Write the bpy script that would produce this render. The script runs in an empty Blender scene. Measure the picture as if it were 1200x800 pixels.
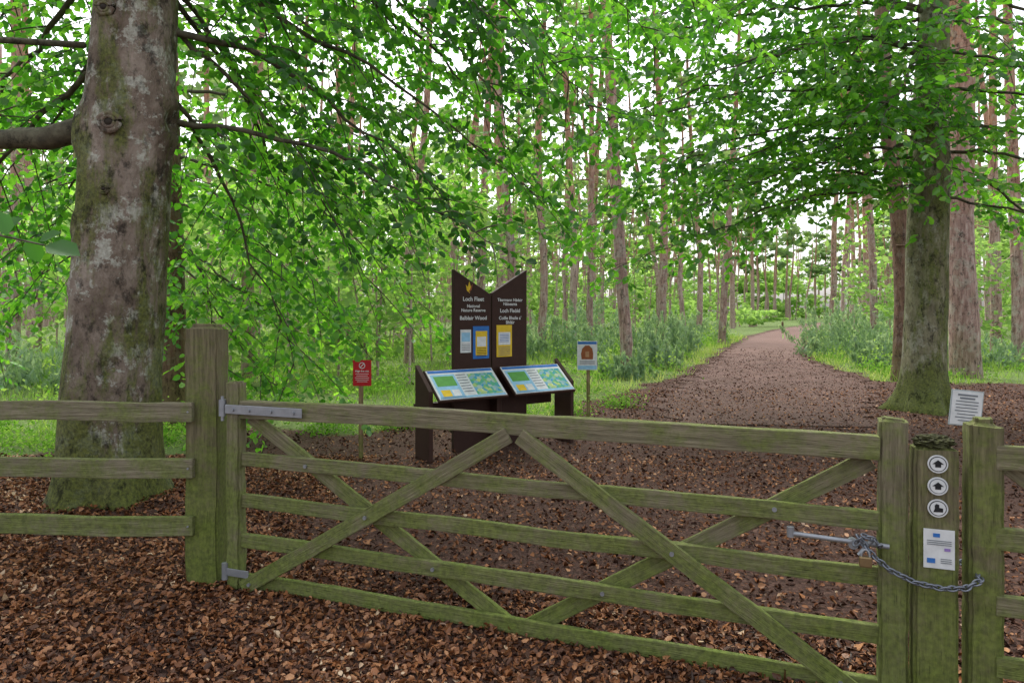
import bpy, bmesh, math, random
import numpy as np
from mathutils import Vector, Matrix, noise as mnoise
random.seed(7); rng=np.random.default_rng(11)
S=bpy.context.scene
S.view_settings.view_transform='Standard'; S.view_settings.look='None'; S.view_settings.exposure=0
COL=S.collection
# ---------------------------------------------------------------- materials
def newmat(name):
    m=bpy.data.materials.new(name); m.use_nodes=True
    nt=m.node_tree; b=nt.nodes['Principled BSDF']; b.inputs['Roughness'].default_value=.85
    b.inputs['Specular IOR Level'].default_value=.25
    return m,nt,b
def N(nt,t,**k):
    n=nt.nodes.new(t)
    for a,v in k.items(): setattr(n,a,v)
    return n
def ramp(nt,fac,stops):
    r=N(nt,'ShaderNodeValToRGB'); e=r.color_ramp.elements
    while len(e)<len(stops): e.new(.5)
    for i,(p,c) in enumerate(stops):
        e[i].position=p; e[i].color=(c[0],c[1],c[2],1) if hasattr(c,'__len__') else (c,c,c,1)
    nt.links.new(fac,r.inputs[0]); return r.outputs[0]
def noise(nt,vec,scale,detail=6,rough=.6,mapscale=None):
    if mapscale is not None:
        mp=N(nt,'ShaderNodeMapping'); mp.inputs['Scale'].default_value=mapscale
        nt.links.new(vec,mp.inputs[0]); vec=mp.outputs[0]
    n=N(nt,'ShaderNodeTexNoise'); n.inputs['Scale'].default_value=scale
    n.inputs['Detail'].default_value=min(detail,5); n.inputs['Roughness'].default_value=rough
    nt.links.new(vec,n.inputs['Vector']); return n.outputs['Fac']
def mixc(nt,fac,a,b):
    m=N(nt,'ShaderNodeMix',data_type='RGBA')
    for s,v in ((0,fac),(6,a),(7,b)):
        if isinstance(v,(int,float)): m.inputs[s].default_value=v
        elif isinstance(v,tuple): m.inputs[s].default_value=(*v,1)
        else: nt.links.new(v,m.inputs[s])
    return m.outputs[2]
def math_(nt,op,a,b=0.0,clamp=False):
    m=N(nt,'ShaderNodeMath',operation=op); m.use_clamp=clamp
    for i,v in enumerate((a,b)):
        if isinstance(v,(int,float)): m.inputs[i].default_value=v
        else: nt.links.new(v,m.inputs[i])
    return m.outputs[0]
def bump(nt,b,h,strength=.5,dist=.01):
    n=N(nt,'ShaderNodeBump'); n.inputs['Strength'].default_value=strength; n.inputs['Distance'].default_value=dist
    nt.links.new(h,n.inputs['Height']); nt.links.new(n.outputs[0],b.inputs['Normal'])
def objco(nt): return N(nt,'ShaderNodeTexCoord').outputs['Object']
def worldz(nt,i=2):
    g=N(nt,'ShaderNodeNewGeometry'); s=N(nt,'ShaderNodeSeparateXYZ'); nt.links.new(g.outputs['Position'],s.inputs[0]); return s.outputs[i]
def simple(name,c,rough=.7,metal=0,spec=.3):
    m,nt,b=newmat(name); b.inputs['Roughness'].default_value=rough; b.inputs['Metallic'].default_value=metal
    co=objco(nt); f=noise(nt,co,14,5)
    nt.links.new(ramp(nt,f,[(.3,tuple(x*.82 for x in c)),(.7,tuple(min(1,x*1.08) for x in c))]),b.inputs['Base Color'])
    return m
def wood(name,axis,moss,base1=(.12,.105,.065),base2=(.29,.255,.165)):
    m,nt,b=newmat(name); co=objco(nt)
    sc={'x':(1.2,22,22),'z':(22,22,1.2)}[axis]
    oi=N(nt,'ShaderNodeObjectInfo')
    ad=N(nt,'ShaderNodeVectorMath',operation='ADD'); nt.links.new(co,ad.inputs[0])
    cx=N(nt,'ShaderNodeCombineXYZ'); 
    for i in range(3): nt.links.new(math_(nt,'MULTIPLY',oi.outputs['Random'],17.3),cx.inputs[i])
    nt.links.new(cx.outputs[0],ad.inputs[1]); co=ad.outputs[0]
    g=noise(nt,co,3,8,.65,sc)
    g2=noise(nt,co,9,6,.7,sc)
    c=ramp(nt,g,[(.3,base1),(.5,tuple((a+q)/2 for a,q in zip(base1,base2))),(.68,base2)])
    big=noise(nt,co,4.5,8,.75)
    z=worldz(nt)
    zl=math_(nt,'MULTIPLY',math_(nt,'SUBTRACT',1.1,z),.22)
    geo=N(nt,'ShaderNodeNewGeometry'); sp=N(nt,'ShaderNodeSeparateXYZ'); nt.links.new(geo.outputs['Normal'],sp.inputs[0])
    up=math_(nt,'MULTIPLY',sp.outputs[2],.12)
    f=math_(nt,'ADD',math_(nt,'ADD',big,zl),up)
    mk=ramp(nt,f,[(.60-moss*.17,0.0),(.74-moss*.13,.62),(.9,.95)])
    mossc=ramp(nt,noise(nt,co,40,4),[(.3,(.075,.105,.018)),(.7,(.20,.26,.045))])
    c=mixc(nt,mk,c,mossc)
    cr=ramp(nt,g2,[(.30,.2),(.43,1.0)])
    mm=N(nt,'ShaderNodeMix',data_type='RGBA',blend_type='MULTIPLY'); mm.inputs[0].default_value=.8
    nt.links.new(c,mm.inputs[6]); nt.links.new(cr,mm.inputs[7])
    nt.links.new(mm.outputs[2],b.inputs['Base Color'])
    bump(nt,b,math_(nt,'ADD',g,math_(nt,'MULTIPLY',g2,.6)),.8,.012)
    return m
M_railx=wood('mossy_wood_rail','x',.86)
M_postz=wood('mossy_wood_post','z',1.05,(.10,.085,.05),(.24,.21,.12))
M_stile=wood('mossy_wood_stile','z',1.0)
M_fencex=wood('pale_fence_wood','x',.74,(.14,.12,.08),(.32,.285,.195))
M_stake=wood('stake_wood','z',.1,(.2,.13,.07),(.42,.31,.18))
def bark(name,cols,moss=1.0,scale=(6,6,2.0),lich=.5,bs=.8,bd=.03,red=0,mtop=0.0):
    m,nt,b=newmat(name); co=objco(nt)
    a=noise(nt,co,1.6,9,.68,scale)
    c=ramp(nt,a,[(.3,cols[0]),(.5,cols[1]),(.7,cols[2])])
    if red>0:
        z=worldz(nt); rz=math_(nt,'ADD',math_(nt,'MULTIPLY',z,.06),math_(nt,'MULTIPLY',noise(nt,co,.9,3),.7))
        c=mixc(nt,ramp(nt,rz,[(.58,0.0),(.95,red)]),c,ramp(nt,a,[(.35,(.34,.14,.08)),(.65,(.62,.34,.22))]))
    if lich>0:
        l=noise(nt,co,3.6,10,.78)
        lm=ramp(nt,l,[(.52,0.0),(.575,lich),(.75,lich)])
        c=mixc(nt,lm,c,ramp(nt,noise(nt,co,30,3),[(.3,(.34,.34,.28)),(.7,(.62,.63,.55))]))
    if moss>0:
        z=worldz(nt)
        low=math_(nt,'MULTIPLY',math_(nt,'SUBTRACT',1.3,z),.30)
        ms=noise(nt,co,2.0,9,.75,(1.5,1.5,.45))
        f=math_(nt,'ADD',ms,math_(nt,'MAXIMUM',low,mtop))
        mk=ramp(nt,f,[(.55,0.0),(.66,.8*moss),(1,.95*moss)])
        c=mixc(nt,mk,c,ramp(nt,noise(nt,co,35,4),[(.3,(.035,.05,.012)),(.7,(.17,.20,.035))]))
    dk=ramp(nt,noise(nt,co,9,8,.78,(1,1,.6)),[(.36,.15),(.48,1.0)])
    mm=N(nt,'ShaderNodeMix',data_type='RGBA',blend_type='MULTIPLY'); mm.inputs[0].default_value=.85
    nt.links.new(c,mm.inputs[6]); nt.links.new(dk,mm.inputs[7]); nt.links.new(mm.outputs[2],b.inputs['Base Color'])
    h=noise(nt,co,7,5,.7,(1,1,.5)); bump(nt,b,h,bs,bd)
    return m
M_beech=bark('beech_bark',[(.085,.06,.045),(.20,.155,.12),(.35,.29,.24)],1.0,(2,2,1.2),.75,mtop=.085,bd=.06,bs=1)
M_beech2=bark('beech_bark_green',[(.12,.105,.07),(.22,.20,.13),(.32,.30,.2)],1.0,(3,3,1.5),.35,mtop=.08)
M_limb=bark('limb_bark',[(.05,.045,.035),(.10,.09,.06),(.16,.15,.10)],0,(5,5,5),0,bd=.01)
M_dark=bark('dark_bark',[(.09,.05,.035),(.17,.10,.07),(.26,.16,.11)],.35,(8,8,1.2),.12)
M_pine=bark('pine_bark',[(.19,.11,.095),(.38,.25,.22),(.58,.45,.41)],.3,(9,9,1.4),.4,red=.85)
M_pinefar=bark('pine_bark_haze_tint',[(.28,.18,.165),(.46,.33,.30),(.62,.49,.45)],0,(5,5,.8),0,red=.75)  # paler than the near bark: distance haze put into the base colour
def leafmat(name,stops,trans=.55,tgain=(1.55,1.65,.8),glossy=0.0):
    m=bpy.data.materials.new(name); m.use_nodes=True; nt=m.node_tree; nt.nodes.clear()
    o=N(nt,'ShaderNodeOutputMaterial'); at=N(nt,'ShaderNodeAttribute',attribute_name='rnd')
    c=ramp(nt,at.outputs['Fac'],stops)
    d=N(nt,'ShaderNodeBsdfDiffuse'); nt.links.new(c,d.inputs[0]); out=d
    if trans>0:
        t=N(nt,'ShaderNodeBsdfTranslucent')
        v=N(nt,'ShaderNodeVectorMath',operation='MULTIPLY'); nt.links.new(c,v.inputs[0]); v.inputs[1].default_value=tgain
        nt.links.new(v.outputs[0],t.inputs[0])
        mx=N(nt,'ShaderNodeMixShader'); mx.inputs[0].default_value=trans
        nt.links.new(d.outputs[0],mx.inputs[1]); nt.links.new(t.outputs[0],mx.inputs[2]); out=mx
    if glossy>0:
        g=N(nt,'ShaderNodeBsdfGlossy'); g.inputs['Roughness'].default_value=.4; g.inputs['Color'].default_value=(.9,.95,.9,1)
        m2=N(nt,'ShaderNodeMixShader'); m2.inputs[0].default_value=glossy
        nt.links.new(out.outputs[0],m2.inputs[1]); nt.links.new(g.outputs[0],m2.inputs[2]); out=m2
    nt.links.new(out.outputs[0],o.inputs[0])
    return m
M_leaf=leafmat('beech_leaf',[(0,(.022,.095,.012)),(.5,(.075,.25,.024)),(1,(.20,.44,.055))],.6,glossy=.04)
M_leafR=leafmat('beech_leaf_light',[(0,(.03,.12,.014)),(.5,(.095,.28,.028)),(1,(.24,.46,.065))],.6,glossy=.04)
M_sap=leafmat('sapling_leaf_haze_tint',[(0,(.13,.23,.07)),(.5,(.26,.40,.15)),(1,(.42,.56,.27))],.5)  # pale, less saturated leaves: background haze mixed into their colour
M_needle=leafmat('pine_needles',[(0,(.09,.16,.07)),(.6,(.19,.28,.14)),(1,(.32,.42,.23))],.35)
M_junip=leafmat('juniper_leaf',[(0,(.12,.19,.12)),(.6,(.25,.36,.24)),(1,(.44,.54,.38))],.35)
M_grass=leafmat('grass_blade',[(0,(.13,.24,.045)),(.6,(.28,.42,.11)),(1,(.50,.52,.24))],.4)
M_bilb=leafmat('bilberry_leaf',[(0,(.07,.18,.02)),(.6,(.18,.36,.06)),(1,(.34,.48,.14))],.4)
M_litter=leafmat('dead_leaf',[(0,(.035,.014,.008)),(.3,(.125,.048,.021)),(.62,(.29,.115,.045)),(.9,(.44,.22,.105)),(1,(.58,.42,.27))],0,glossy=.03)
M_chip=leafmat('mulch_chip',[(0,(.025,.014,.011)),(.5,(.105,.054,.038)),(.85,(.22,.12,.085)),(1,(.42,.30,.22))],0)
# ---------------------------------------------------------------- numpy mesh
class Acc:
    def __init__(s): s.V=[];s.F=[];s.R=[];s.n=0
    def add(s,v,f,r=None):
        s.V.append(v); s.F.append(f+s.n); s.n+=len(v)
        s.R.append(np.full(len(v),.5) if r is None else r)
    def build(s,name,mat,smooth=False,parent=None):
        V=np.concatenate(s.V).astype(np.float32); F=np.concatenate(s.F).astype(np.int32); R=np.concatenate(s.R).astype(np.float32)
        me=bpy.data.meshes.new(name); me.vertices.add(len(V)); me.vertices.foreach_set('co',V.ravel())
        me.loops.add(len(F)*4); me.loops.foreach_set('vertex_index',F.ravel())
        me.polygons.add(len(F)); me.polygons.foreach_set('loop_start',np.arange(len(F),dtype=np.int32)*4)
        me.update(calc_edges=True)
        a=me.attributes.new('rnd','FLOAT','POINT'); a.data.foreach_set('value',R)
        if smooth: me.polygons.foreach_set('use_smooth',np.ones(len(F),dtype=bool))
        me.materials.append(mat)
        ob=bpy.data.objects.new(name,me); COL.objects.link(ob)
        if parent: setpar(ob,parent)
        return ob
def setpar(ob,par):
    ob.parent=par; ob.matrix_parent_inverse=Matrix.Translation(par.location).inverted()
def empty(name,loc):
    e=bpy.data.objects.new(name,None); e.location=loc; e.empty_display_size=.2; COL.objects.link(e); return e
def nrm(v): return v/(np.linalg.norm(v,axis=-1,keepdims=True)+1e-9)
LT=np.array([[0,0,0],[.3,.27,.07],[.72,.25,.05],[1,0,-.1],[.72,-.25,.05],[.3,-.27,.07]])
def leaves(acc,P,D,Nn,Sz,R,wid=1.0,curl=None):
    D=nrm(D); sd=nrm(np.cross(Nn,D)); N2=np.cross(D,sd)
    wid=np.broadcast_to(np.asarray(wid,float),(len(P),))[:,None,None]
    cu=np.ones(len(P))[:,None,None] if curl is None else curl[:,None,None]
    V=P[:,None,:]+Sz[:,None,None]*(LT[None,:,0:1]*D[:,None,:]+wid*LT[None,:,1:2]*sd[:,None,:]+cu*LT[None,:,2:3]*N2[:,None,:])
    n=len(P); b=(np.arange(n)*6)[:,None]
    F=np.concatenate([b+np.array([[0,3,2,1]]),b+np.array([[0,5,4,3]])])
    acc.add(V.reshape(-1,3),F,np.repeat(R,6))
def quads(acc,P,D,Nn,Sz,R,wid=.5):
    D=nrm(D); sd=nrm(np.cross(Nn,D))
    T=np.array([[-.5,0],[0.05,.5*wid],[.5,0],[0.05,-.5*wid]])
    V=P[:,None,:]+Sz[:,None,None]*(T[None,:,0:1]*D[:,None,:]+T[None,:,1:2]*sd[:,None,:])
    b=(np.arange(len(P))*4)[:,None]
    acc.add(V.reshape(-1,3),b+np.array([[0,1,2,3]]),np.repeat(R,4))
def blades(acc,P,H,W,lean,R):
    n=len(P); az=rng.uniform(0,2*np.pi,n); w=np.stack([np.cos(az),np.sin(az),0*az],1)*W[:,None]
    l=lean; top=P+np.stack([l[:,0],l[:,1],H],1)
    V=np.stack([P-w,P+w,top+w*.15,top-w*.15],1); b=(np.arange(n)*4)[:,None]
    acc.add(V.reshape(-1,3),b+np.array([[0,1,2,3]]),np.repeat(R,4))
def tube(acc,pts,rad,sides=6,fn=None):
    pts=np.asarray(pts,float); n=len(pts); t=nrm(np.gradient(pts,axis=0))
    ref=np.array([0,0,1.0]) if abs(t[:,2]).mean()<.8 else np.array([1.0,0,0])
    a=nrm(np.cross(t,ref)); b=np.cross(t,a)
    th=np.linspace(0,2*np.pi,sides,endpoint=False)
    rr=np.asarray(rad)[:,None]*np.ones((1,sides))
    if fn is not None: rr=fn(pts,th,rr)
    V=pts[:,None,:]+rr[:,:,None]*(np.cos(th)[None,:,None]*a[:,None,:]+np.sin(th)[None,:,None]*b[:,None,:])
    i=np.arange(n-1)[:,None]*sides; j=np.arange(sides)[None,:]; k=(j+1)%sides
    F=np.stack([i+j,i+sides+j,i+sides+k,i+k],-1).reshape(-1,4)
    acc.add(V.reshape(-1,3),F)
def bez(p0,p1,p2,n):
    t=np.linspace(0,1,n)[:,None]; return (1-t)**2*p0+2*t*(1-t)*p1+t*t*p2
# ---------------------------------------------------------------- terrain
PATH=[(3.6,7),(4.2,11.8),(6.2,16),(9.0,24.7),(13.2,35),(17.9,46),(27.4,65),(42,92),(54,112)]
PW=[3.4,2.6,2.1,1.4,1.55,1.6,1.7,1.8,1.8]
pp=np.array(PATH,float)
def pathd(X,Y):
    best=np.full(X.shape,1e9)
    for i in range(len(pp)-1):
        a=pp[i]; d=pp[i+1]-a; L=(d**2).sum(); t=np.clip(((X-a[0])*d[0]+(Y-a[1])*d[1])/L,0,1)
        dist=np.hypot(X-a[0]-t*d[0],Y-a[1]-t*d[1]); w=PW[i]+(PW[i+1]-PW[i])*t
        e=dist-w; best=np.where(e<best,e,best)
    return best
def vn(X,Y,s,seed=0):
    return (np.sin(X*s+seed)*np.cos(Y*s*1.3+seed*2.1)+np.sin(X*s*2.3+Y*s*1.7+seed*3)*.5+np.sin(-X*s*4.1+Y*s*3.3+seed)*.25)/1.75
def H(X,Y):
    X=np.asarray(X,float);Y=np.asarray(Y,float)
    d=np.clip(pathd(X,Y)/5,0,1); f=np.clip((Y-9)/6,0,1)
    h=vn(X,Y,.35,1.0)*.14*d*f + vn(X,Y,.08,2.0)*.5*d*np.clip((Y-15)/20,0,1)
    r=np.hypot(X+3.5,Y-6.05); h=h+.10*np.exp(-(r/.9)**2)
    return h
def mulch(X,Y):
    m=1-np.clip((Y-9.6-vn(X,Y,1.1,4)*.9-np.clip(X-1,0,3)*.5)/.9,0,1)
    m=np.where(X<-3.9,1-np.clip((Y-7.6-vn(X,Y,1.5,2)*.6)/.7,0,1),m)
    p=1-np.clip((pathd(X,Y)+vn(X,Y,1.9,5)*.3)/.7,0,1)
    r=1-np.clip((np.hypot(X-8,Y-11.5)-4.2-vn(X,Y,1.2,7)*.8)/1.2,0,1)
    return np.maximum(np.maximum(m,p),r)
def axis(parts):
    out=[]
    for a,b,s in parts: out.append(np.arange(a,b,s))
    return np.concatenate(out+[np.array([parts[-1][1]])])
gx=axis([(-400,-60,20),(-60,-14,1.2),(-14,16,.16),(16,64,.8),(64,400,20)])
gy=axis([(-200,-10,15),(-10,2,1),(2,30,.16),(30,60,.5),(60,130,2),(130,500,25)])
GX,GY=np.meshgrid(gx,gy); GZ=H(GX,GY); near=(GY<18)&(GY>2)&(np.abs(GX)<16)
GZ=GZ+np.where(near,vn(GX,GY,5,3)*.008,0)
V=np.stack([GX,GY,GZ],-1).reshape(-1,3); nx=len(gx); ny=len(gy)
i=np.arange(ny-1)[:,None]*nx; j=np.arange(nx-1)[None,:]
F=np.stack([i+j,i+j+1,i+nx+j+1,i+nx+j],-1).reshape(-1,4)
BR=[(.3,(.032,.018,.014)),(.5,(.095,.052,.038)),(.62,(.175,.098,.070)),(.75,(.31,.20,.15))]
m,nt,b=newmat('forest_floor'); co=N(nt,'ShaderNodeNewGeometry').outputs['Position']
at=N(nt,'ShaderNodeAttribute',attribute_name='rnd')
n1=noise(nt,co,28,5,.8); n2=noise(nt,co,1.6,4,.7)
br=ramp(nt,n1,BR)
gr=ramp(nt,n1,[(.3,(.05,.08,.02)),(.55,(.15,.22,.06)),(.75,(.32,.36,.14))])
f=math_(nt,'ADD',at.outputs['Fac'],math_(nt,'MULTIPLY',math_(nt,'SUBTRACT',n2,.42),1.3))
c=mixc(nt,ramp(nt,f,[(.25,0.0),(.6,1.0)]),gr,br); nt.links.new(c,b.inputs['Base Color']); b.inputs['Roughness'].default_value=.95
bump(nt,b,n1,.9,.03)
A=Acc(); A.add(V,F,mulch(GX,GY).ravel()); A.build('ground',m,True)
# path strip
m,nt,b=newmat('path_gravel'); co=N(nt,'ShaderNodeNewGeometry').outputs['Position']
n1=noise(nt,co,28,5,.8); n2=noise(nt,co,1.2,4,.6)
c1=ramp(nt,n1,[(.3,(.07,.038,.03)),(.5,(.165,.096,.077)),(.68,(.29,.185,.15))])
c=mixc(nt,ramp(nt,n2,[(.4,0.0),(.65,.5)]),c1,(.22,.135,.11))
yy=math_(nt,'ADD',math_(nt,'MULTIPLY',worldz(nt,1),.030),math_(nt,'MULTIPLY',math_(nt,'SUBTRACT',noise(nt,co,1.2,4,.7),.5),1.5))
c=mixc(nt,ramp(nt,yy,[(.4,0.0),(1.0,1.0)]),ramp(nt,n1,BR),c)
nt.links.new(c,b.inputs['Base Color']); bump(nt,b,n1,.8,.02)
tt=np.linspace(0,len(pp)-1,220); cx=np.interp(tt,range(len(pp)),pp[:,0]); cy=np.interp(tt,range(len(pp)),pp[:,1]); cw=np.interp(tt,range(len(pp)),PW)
k=np.ones(9)/9; sm=lambda a:np.convolve(np.pad(a,4,mode='edge'),k,'valid'); cx,cy=sm(cx),sm(cy)
c2=np.stack([cx,cy],1); td=nrm(np.gradient(c2,axis=0)); nd=np.stack([td[:,1],-td[:,0]],1)
sel=cy>10; c2,nd,cw2,cy2=c2[sel],nd[sel],cw[sel],cy[sel]
fade=np.clip((cy2-10)/6,.0,1)
cross=np.linspace(-1,1,9); rows=[]
for q in range(len(c2)):
    for s in cross:
        w=cw2[q]*(.5+.5*fade[q])*(1+.10*math.sin(q*1.3+s*4)+.06*math.sin(q*3.1))
        P=c2[q]+nd[q]*s*w; rows.append((P[0],P[1],0))
V=np.array(rows); V[:,2]=H(V[:,0],V[:,1])+.012
i=np.arange(len(c2)-1)[:,None]*9; j=np.arange(8)[None,:]
F=np.stack([i+j,i+j+1,i+9+j+1,i+9+j],-1).reshape(-1,4)
A=Acc(); A.add(V,F); A.build('forest_path',m,True)
# ---------------------------------------------------------------- litter
gA=np.array([-1.70,4.21]); gt=np.array([.941,-.338]); gn=np.array([-.338,-.941])
def scatter(n,x0,x1,y0,y1,pw=1.0):
    return rng.uniform(x0,x1,n), y0+(y1-y0)*rng.uniform(0,1,n)**pw
def litter(name,mat,X,Y,size,wid,zj,rfun,tilt=.45):
    n=len(X); Z=H(X,Y)+rng.uniform(.004,zj,n)
    az=rng.uniform(0,2*np.pi,n); D=np.stack([np.cos(az),np.sin(az),rng.normal(0,tilt*.6,n)],1)
    Nn=np.stack([rng.normal(0,tilt,n),rng.normal(0,tilt,n),np.ones(n)],1)
    A=Acc(); leaves(A,np.stack([X,Y,Z],1),D,Nn,size,rfun,wid*rng.uniform(.45,1.15,n),rng.normal(.6,2.6,n)); return A.build(name,mat)
X,Y=scatter(125000,-6.0,4.2,2.5,8.0,1.4)
s=(X-gA[0])*gn[0]+(Y-gA[1])*gn[1]
keep=((s>-.5)|(X<-1.6)&(rng.uniform(0,1,len(X))<.85)|(rng.uniform(0,1,len(X))<.16))&(np.abs(X)<Y*.8+.6); X,Y=X[keep],Y[keep]
patch=vn(X,Y,1.6,9)*.18+vn(X,Y,6,2)*.12
litter('fallen_beech_leaves',M_litter,X,Y,.014+.036*rng.beta(1.6,1.8,len(X)),1.25,.03,np.clip(rng.beta(1.5,1.9,len(X))+patch,0,1),.6)
X,Y=scatter(120000,-5.5,17,3.2,32,1.75); k=((mulch(X,Y)+rng.normal(0,.22,len(X)))>.5)&(np.abs(X)<Y*.8+.6)&(rng.uniform(0,1,len(X))<np.clip((34-Y)/18,0,1)); X,Y=X[k],Y[k]
litter('bark_mulch',M_chip,X,Y,rng.uniform(.014,.043,len(X))*(1+.025*Y),.75,.02,np.clip(rng.beta(2,2.6,len(X))+vn(X,Y,1.2,3)*.2,0,1),.45)
X,Y=scatter(11000,-2.5,12,4.5,15,1.0); k=mulch(X,Y)>.3; X,Y=X[k],Y[k]
litter('scattered_leaves',M_litter,X,Y,rng.uniform(.025,.05,len(X)),1.1,.035,rng.beta(2.6,1.8,len(X)))
# ---------------------------------------------------------------- trees
def limb(W,L,p0,p2,r0,lift=.25,sec=1.5,dens=1.0,lsz=.075,droop=.28,start=.18,rb=.5,nz=.75):
    p0=np.array(p0,float);p2=np.array(p2,float); d=p2-p0; ln=np.linalg.norm(d)
    mid=(p0+p2)/2+np.array([rng.normal(0,.25),rng.normal(0,.25),lift*ln])
    n=max(14,int(ln*5)); pts=bez(p0,mid,p2,n); wob=np.cumsum(rng.normal(0,.032,(n,3)),axis=0); wob-=np.linspace(0,1,n)[:,None]*wob[-1]*.3; wob[0]=0
    pts=pts+wob
    tube(W,pts,r0*(1-np.linspace(0,1,n))**1.3+.004,7)
    tan=nrm(np.gradient(pts,axis=0)); side=1
    step=.24/dens; q=start*ln
    while q<ln:
        f=q/ln*(n-1); i0=min(int(f),n-2); fr=f-i0; P=pts[i0]*(1-fr)+pts[i0+1]*fr; T=tan[i0]
        sd=nrm(np.cross(T,np.array([0,0,1.0]))); side=-side; t=q/ln
        l2=sec*(.55+.75*math.sin(min(1,t*1.15)*math.pi*.85))*rng.uniform(.45,1.15)
        D=nrm(T*rng.uniform(.3,.9)+sd*side*rng.uniform(.5,1)+np.array([0,0,rng.normal(-.05,.38)]))
        m=7; s=np.linspace(0,l2,m)[:,None]; sp=P+D*s+np.array([0,0,-1.0])*droop*s**2*rng.uniform(.4,1.8)/max(l2,.3)
        tube(W,sp,np.linspace(.008,.002,m),4)
        st=nrm(np.gradient(sp,axis=0)); u=.08; s2=1; clb=rng.normal(0,.16)
        while u<l2:
            g=u/l2*(m-1); k=min(int(g),m-2); a=g-k; Q=sp[k]*(1-a)+sp[k+1]*a; T2=st[k]; s2=-s2
            sd2=nrm(np.cross(T2,np.array([0,0,1.0])))
            l3=rng.uniform(.14,.42)*(1.15-.5*u/l2)
            D3=nrm(T2*.8+sd2*s2*.75+np.array([0,0,rng.normal(-.15,.22)]))
            nl=max(3,int(l3/.045)); w=(np.arange(nl)+.6)/nl*l3
            PP=Q+D3*w[:,None]+np.array([0,0,-.35])*(w[:,None]**2)
            sd3=nrm(np.cross(D3,np.array([0,0,1.0]))); sg=np.where(np.arange(nl)%2,1,-1)[:,None]
            LD=D3*.6+sd3*sg*.8+rng.normal(0,.3,(nl,3))+np.array([0,0,-.35]); LD[-1]=D3
            L[0].append(PP); L[1].append(LD); L[2].append(np.array([0,0,nz])+rng.normal(0,.55,(nl,3)))
            L[3].append(rng.uniform(.7,1.2,nl)*lsz); L[4].append(np.clip(rb+clb+rng.normal(0,.22,nl),0,1))
            u+=.135/dens
        q+=step*rng.uniform(.7,1.3)
def finish(L,name,mat,par):
    a=[np.concatenate(x) for x in L]; P=a[0]
    # kept pruned back around the notice boards
    bad=(P[:,0]>-1.5)&(P[:,0]<1.3)&(P[:,1]>4.5)&(P[:,1]<9.4)&(P[:,2]<1.68+P[:,1]*.062)
    ok=~bad; a=[x[ok] for x in a]; print(name,len(a[0]))
    A=Acc(); leaves(A,*a,1.15); return A.build(name,mat,False,par)
def trunkfn(flare,lobes,seed,bumpy=.05,knots=()):
    def fn(pts,th,rr):
        z=pts[:,2][:,None]; t=th[None,:]
        f=np.exp(-np.clip(z,0,9)/.25)*flare*(1+.55*np.sin(lobes*t+seed)+.3*np.sin((lobes+3)*t+seed*2))
        f2=np.exp(-np.clip(z,0,9)/1.0)*flare*.2
        w=bumpy*(np.sin(2*t+z*.9+seed)*.5+np.sin(3*t-z*1.7+seed)*.35+np.sin(5*t+z*3.1)*.2+np.sin(9*t+z*6+seed)*.10)
        r=rr*(1+w)+f+f2
        for (kz,kt,kr,amp) in knots:
            dd=np.sqrt(((z-kz)/kr)**2+((np.angle(np.exp(1j*(t-kt))))*.36/kr)**2)
            r=r+amp*(np.exp(-((dd-.9)/.45)**2)-1.1*np.exp(-(dd/.5)**2))
        return r
    return fn
def trunk(W,pts,rad,n=110,sides=56,fn=None):
    pts=np.array(pts,float); z=pts[:,2]; zz=np.linspace(z[0],z[-1],n)
    P=np.stack([np.interp(zz,z,pts[:,0]),np.interp(zz,z,pts[:,1]),zz],1)
    kk=np.ones(7)/7
    for a in (0,1): P[:,a]=np.convolve(np.pad(P[:,a],3,mode='edge'),kk,'valid')
    tube(W,P,np.interp(zz,z,rad),sides,fn)
def newL(): return [[],[],[],[],[]]
M_hole=simple('dark_knot',(.03,.022,.016))
def knot(E,c,r):
    A=Acc(); c=np.array(c,float); th=np.linspace(0,2*np.pi,25)
    for k_,rr_,tr in ((0,r,.30*r),(1,r*.62,.2*r)):
        ring=np.stack([c[0]+np.cos(th)*rr_*(1+.08*np.sin(3*th)),np.full(25,c[1]-.010*k_),c[2]+np.sin(th)*rr_*.85],1); tube(A,ring,np.full(25,tr),8)
    A.build('branch_scar',M_beech,True,E)
    bm=bmesh.new(); bmesh.ops.create_uvsphere(bm,u_segments=16,v_segments=10,radius=1)
    for v in bm.verts: v.co=Vector((v.co.x*r*.52,v.co.y*.025,v.co.z*r*.45))
    me=bpy.data.meshes.new('scar_hollow'); bm.to_mesh(me); bm.free(); me.materials.append(M_hole); ob=bpy.data.objects.new('scar_hollow',me); COL.objects.link(ob)
    ob.parent=E; ob.matrix_parent_inverse=Matrix.Translation(E.location).inverted(); ob.matrix_basis=Matrix.Translation((c[0],c[1],c[2]))
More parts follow.
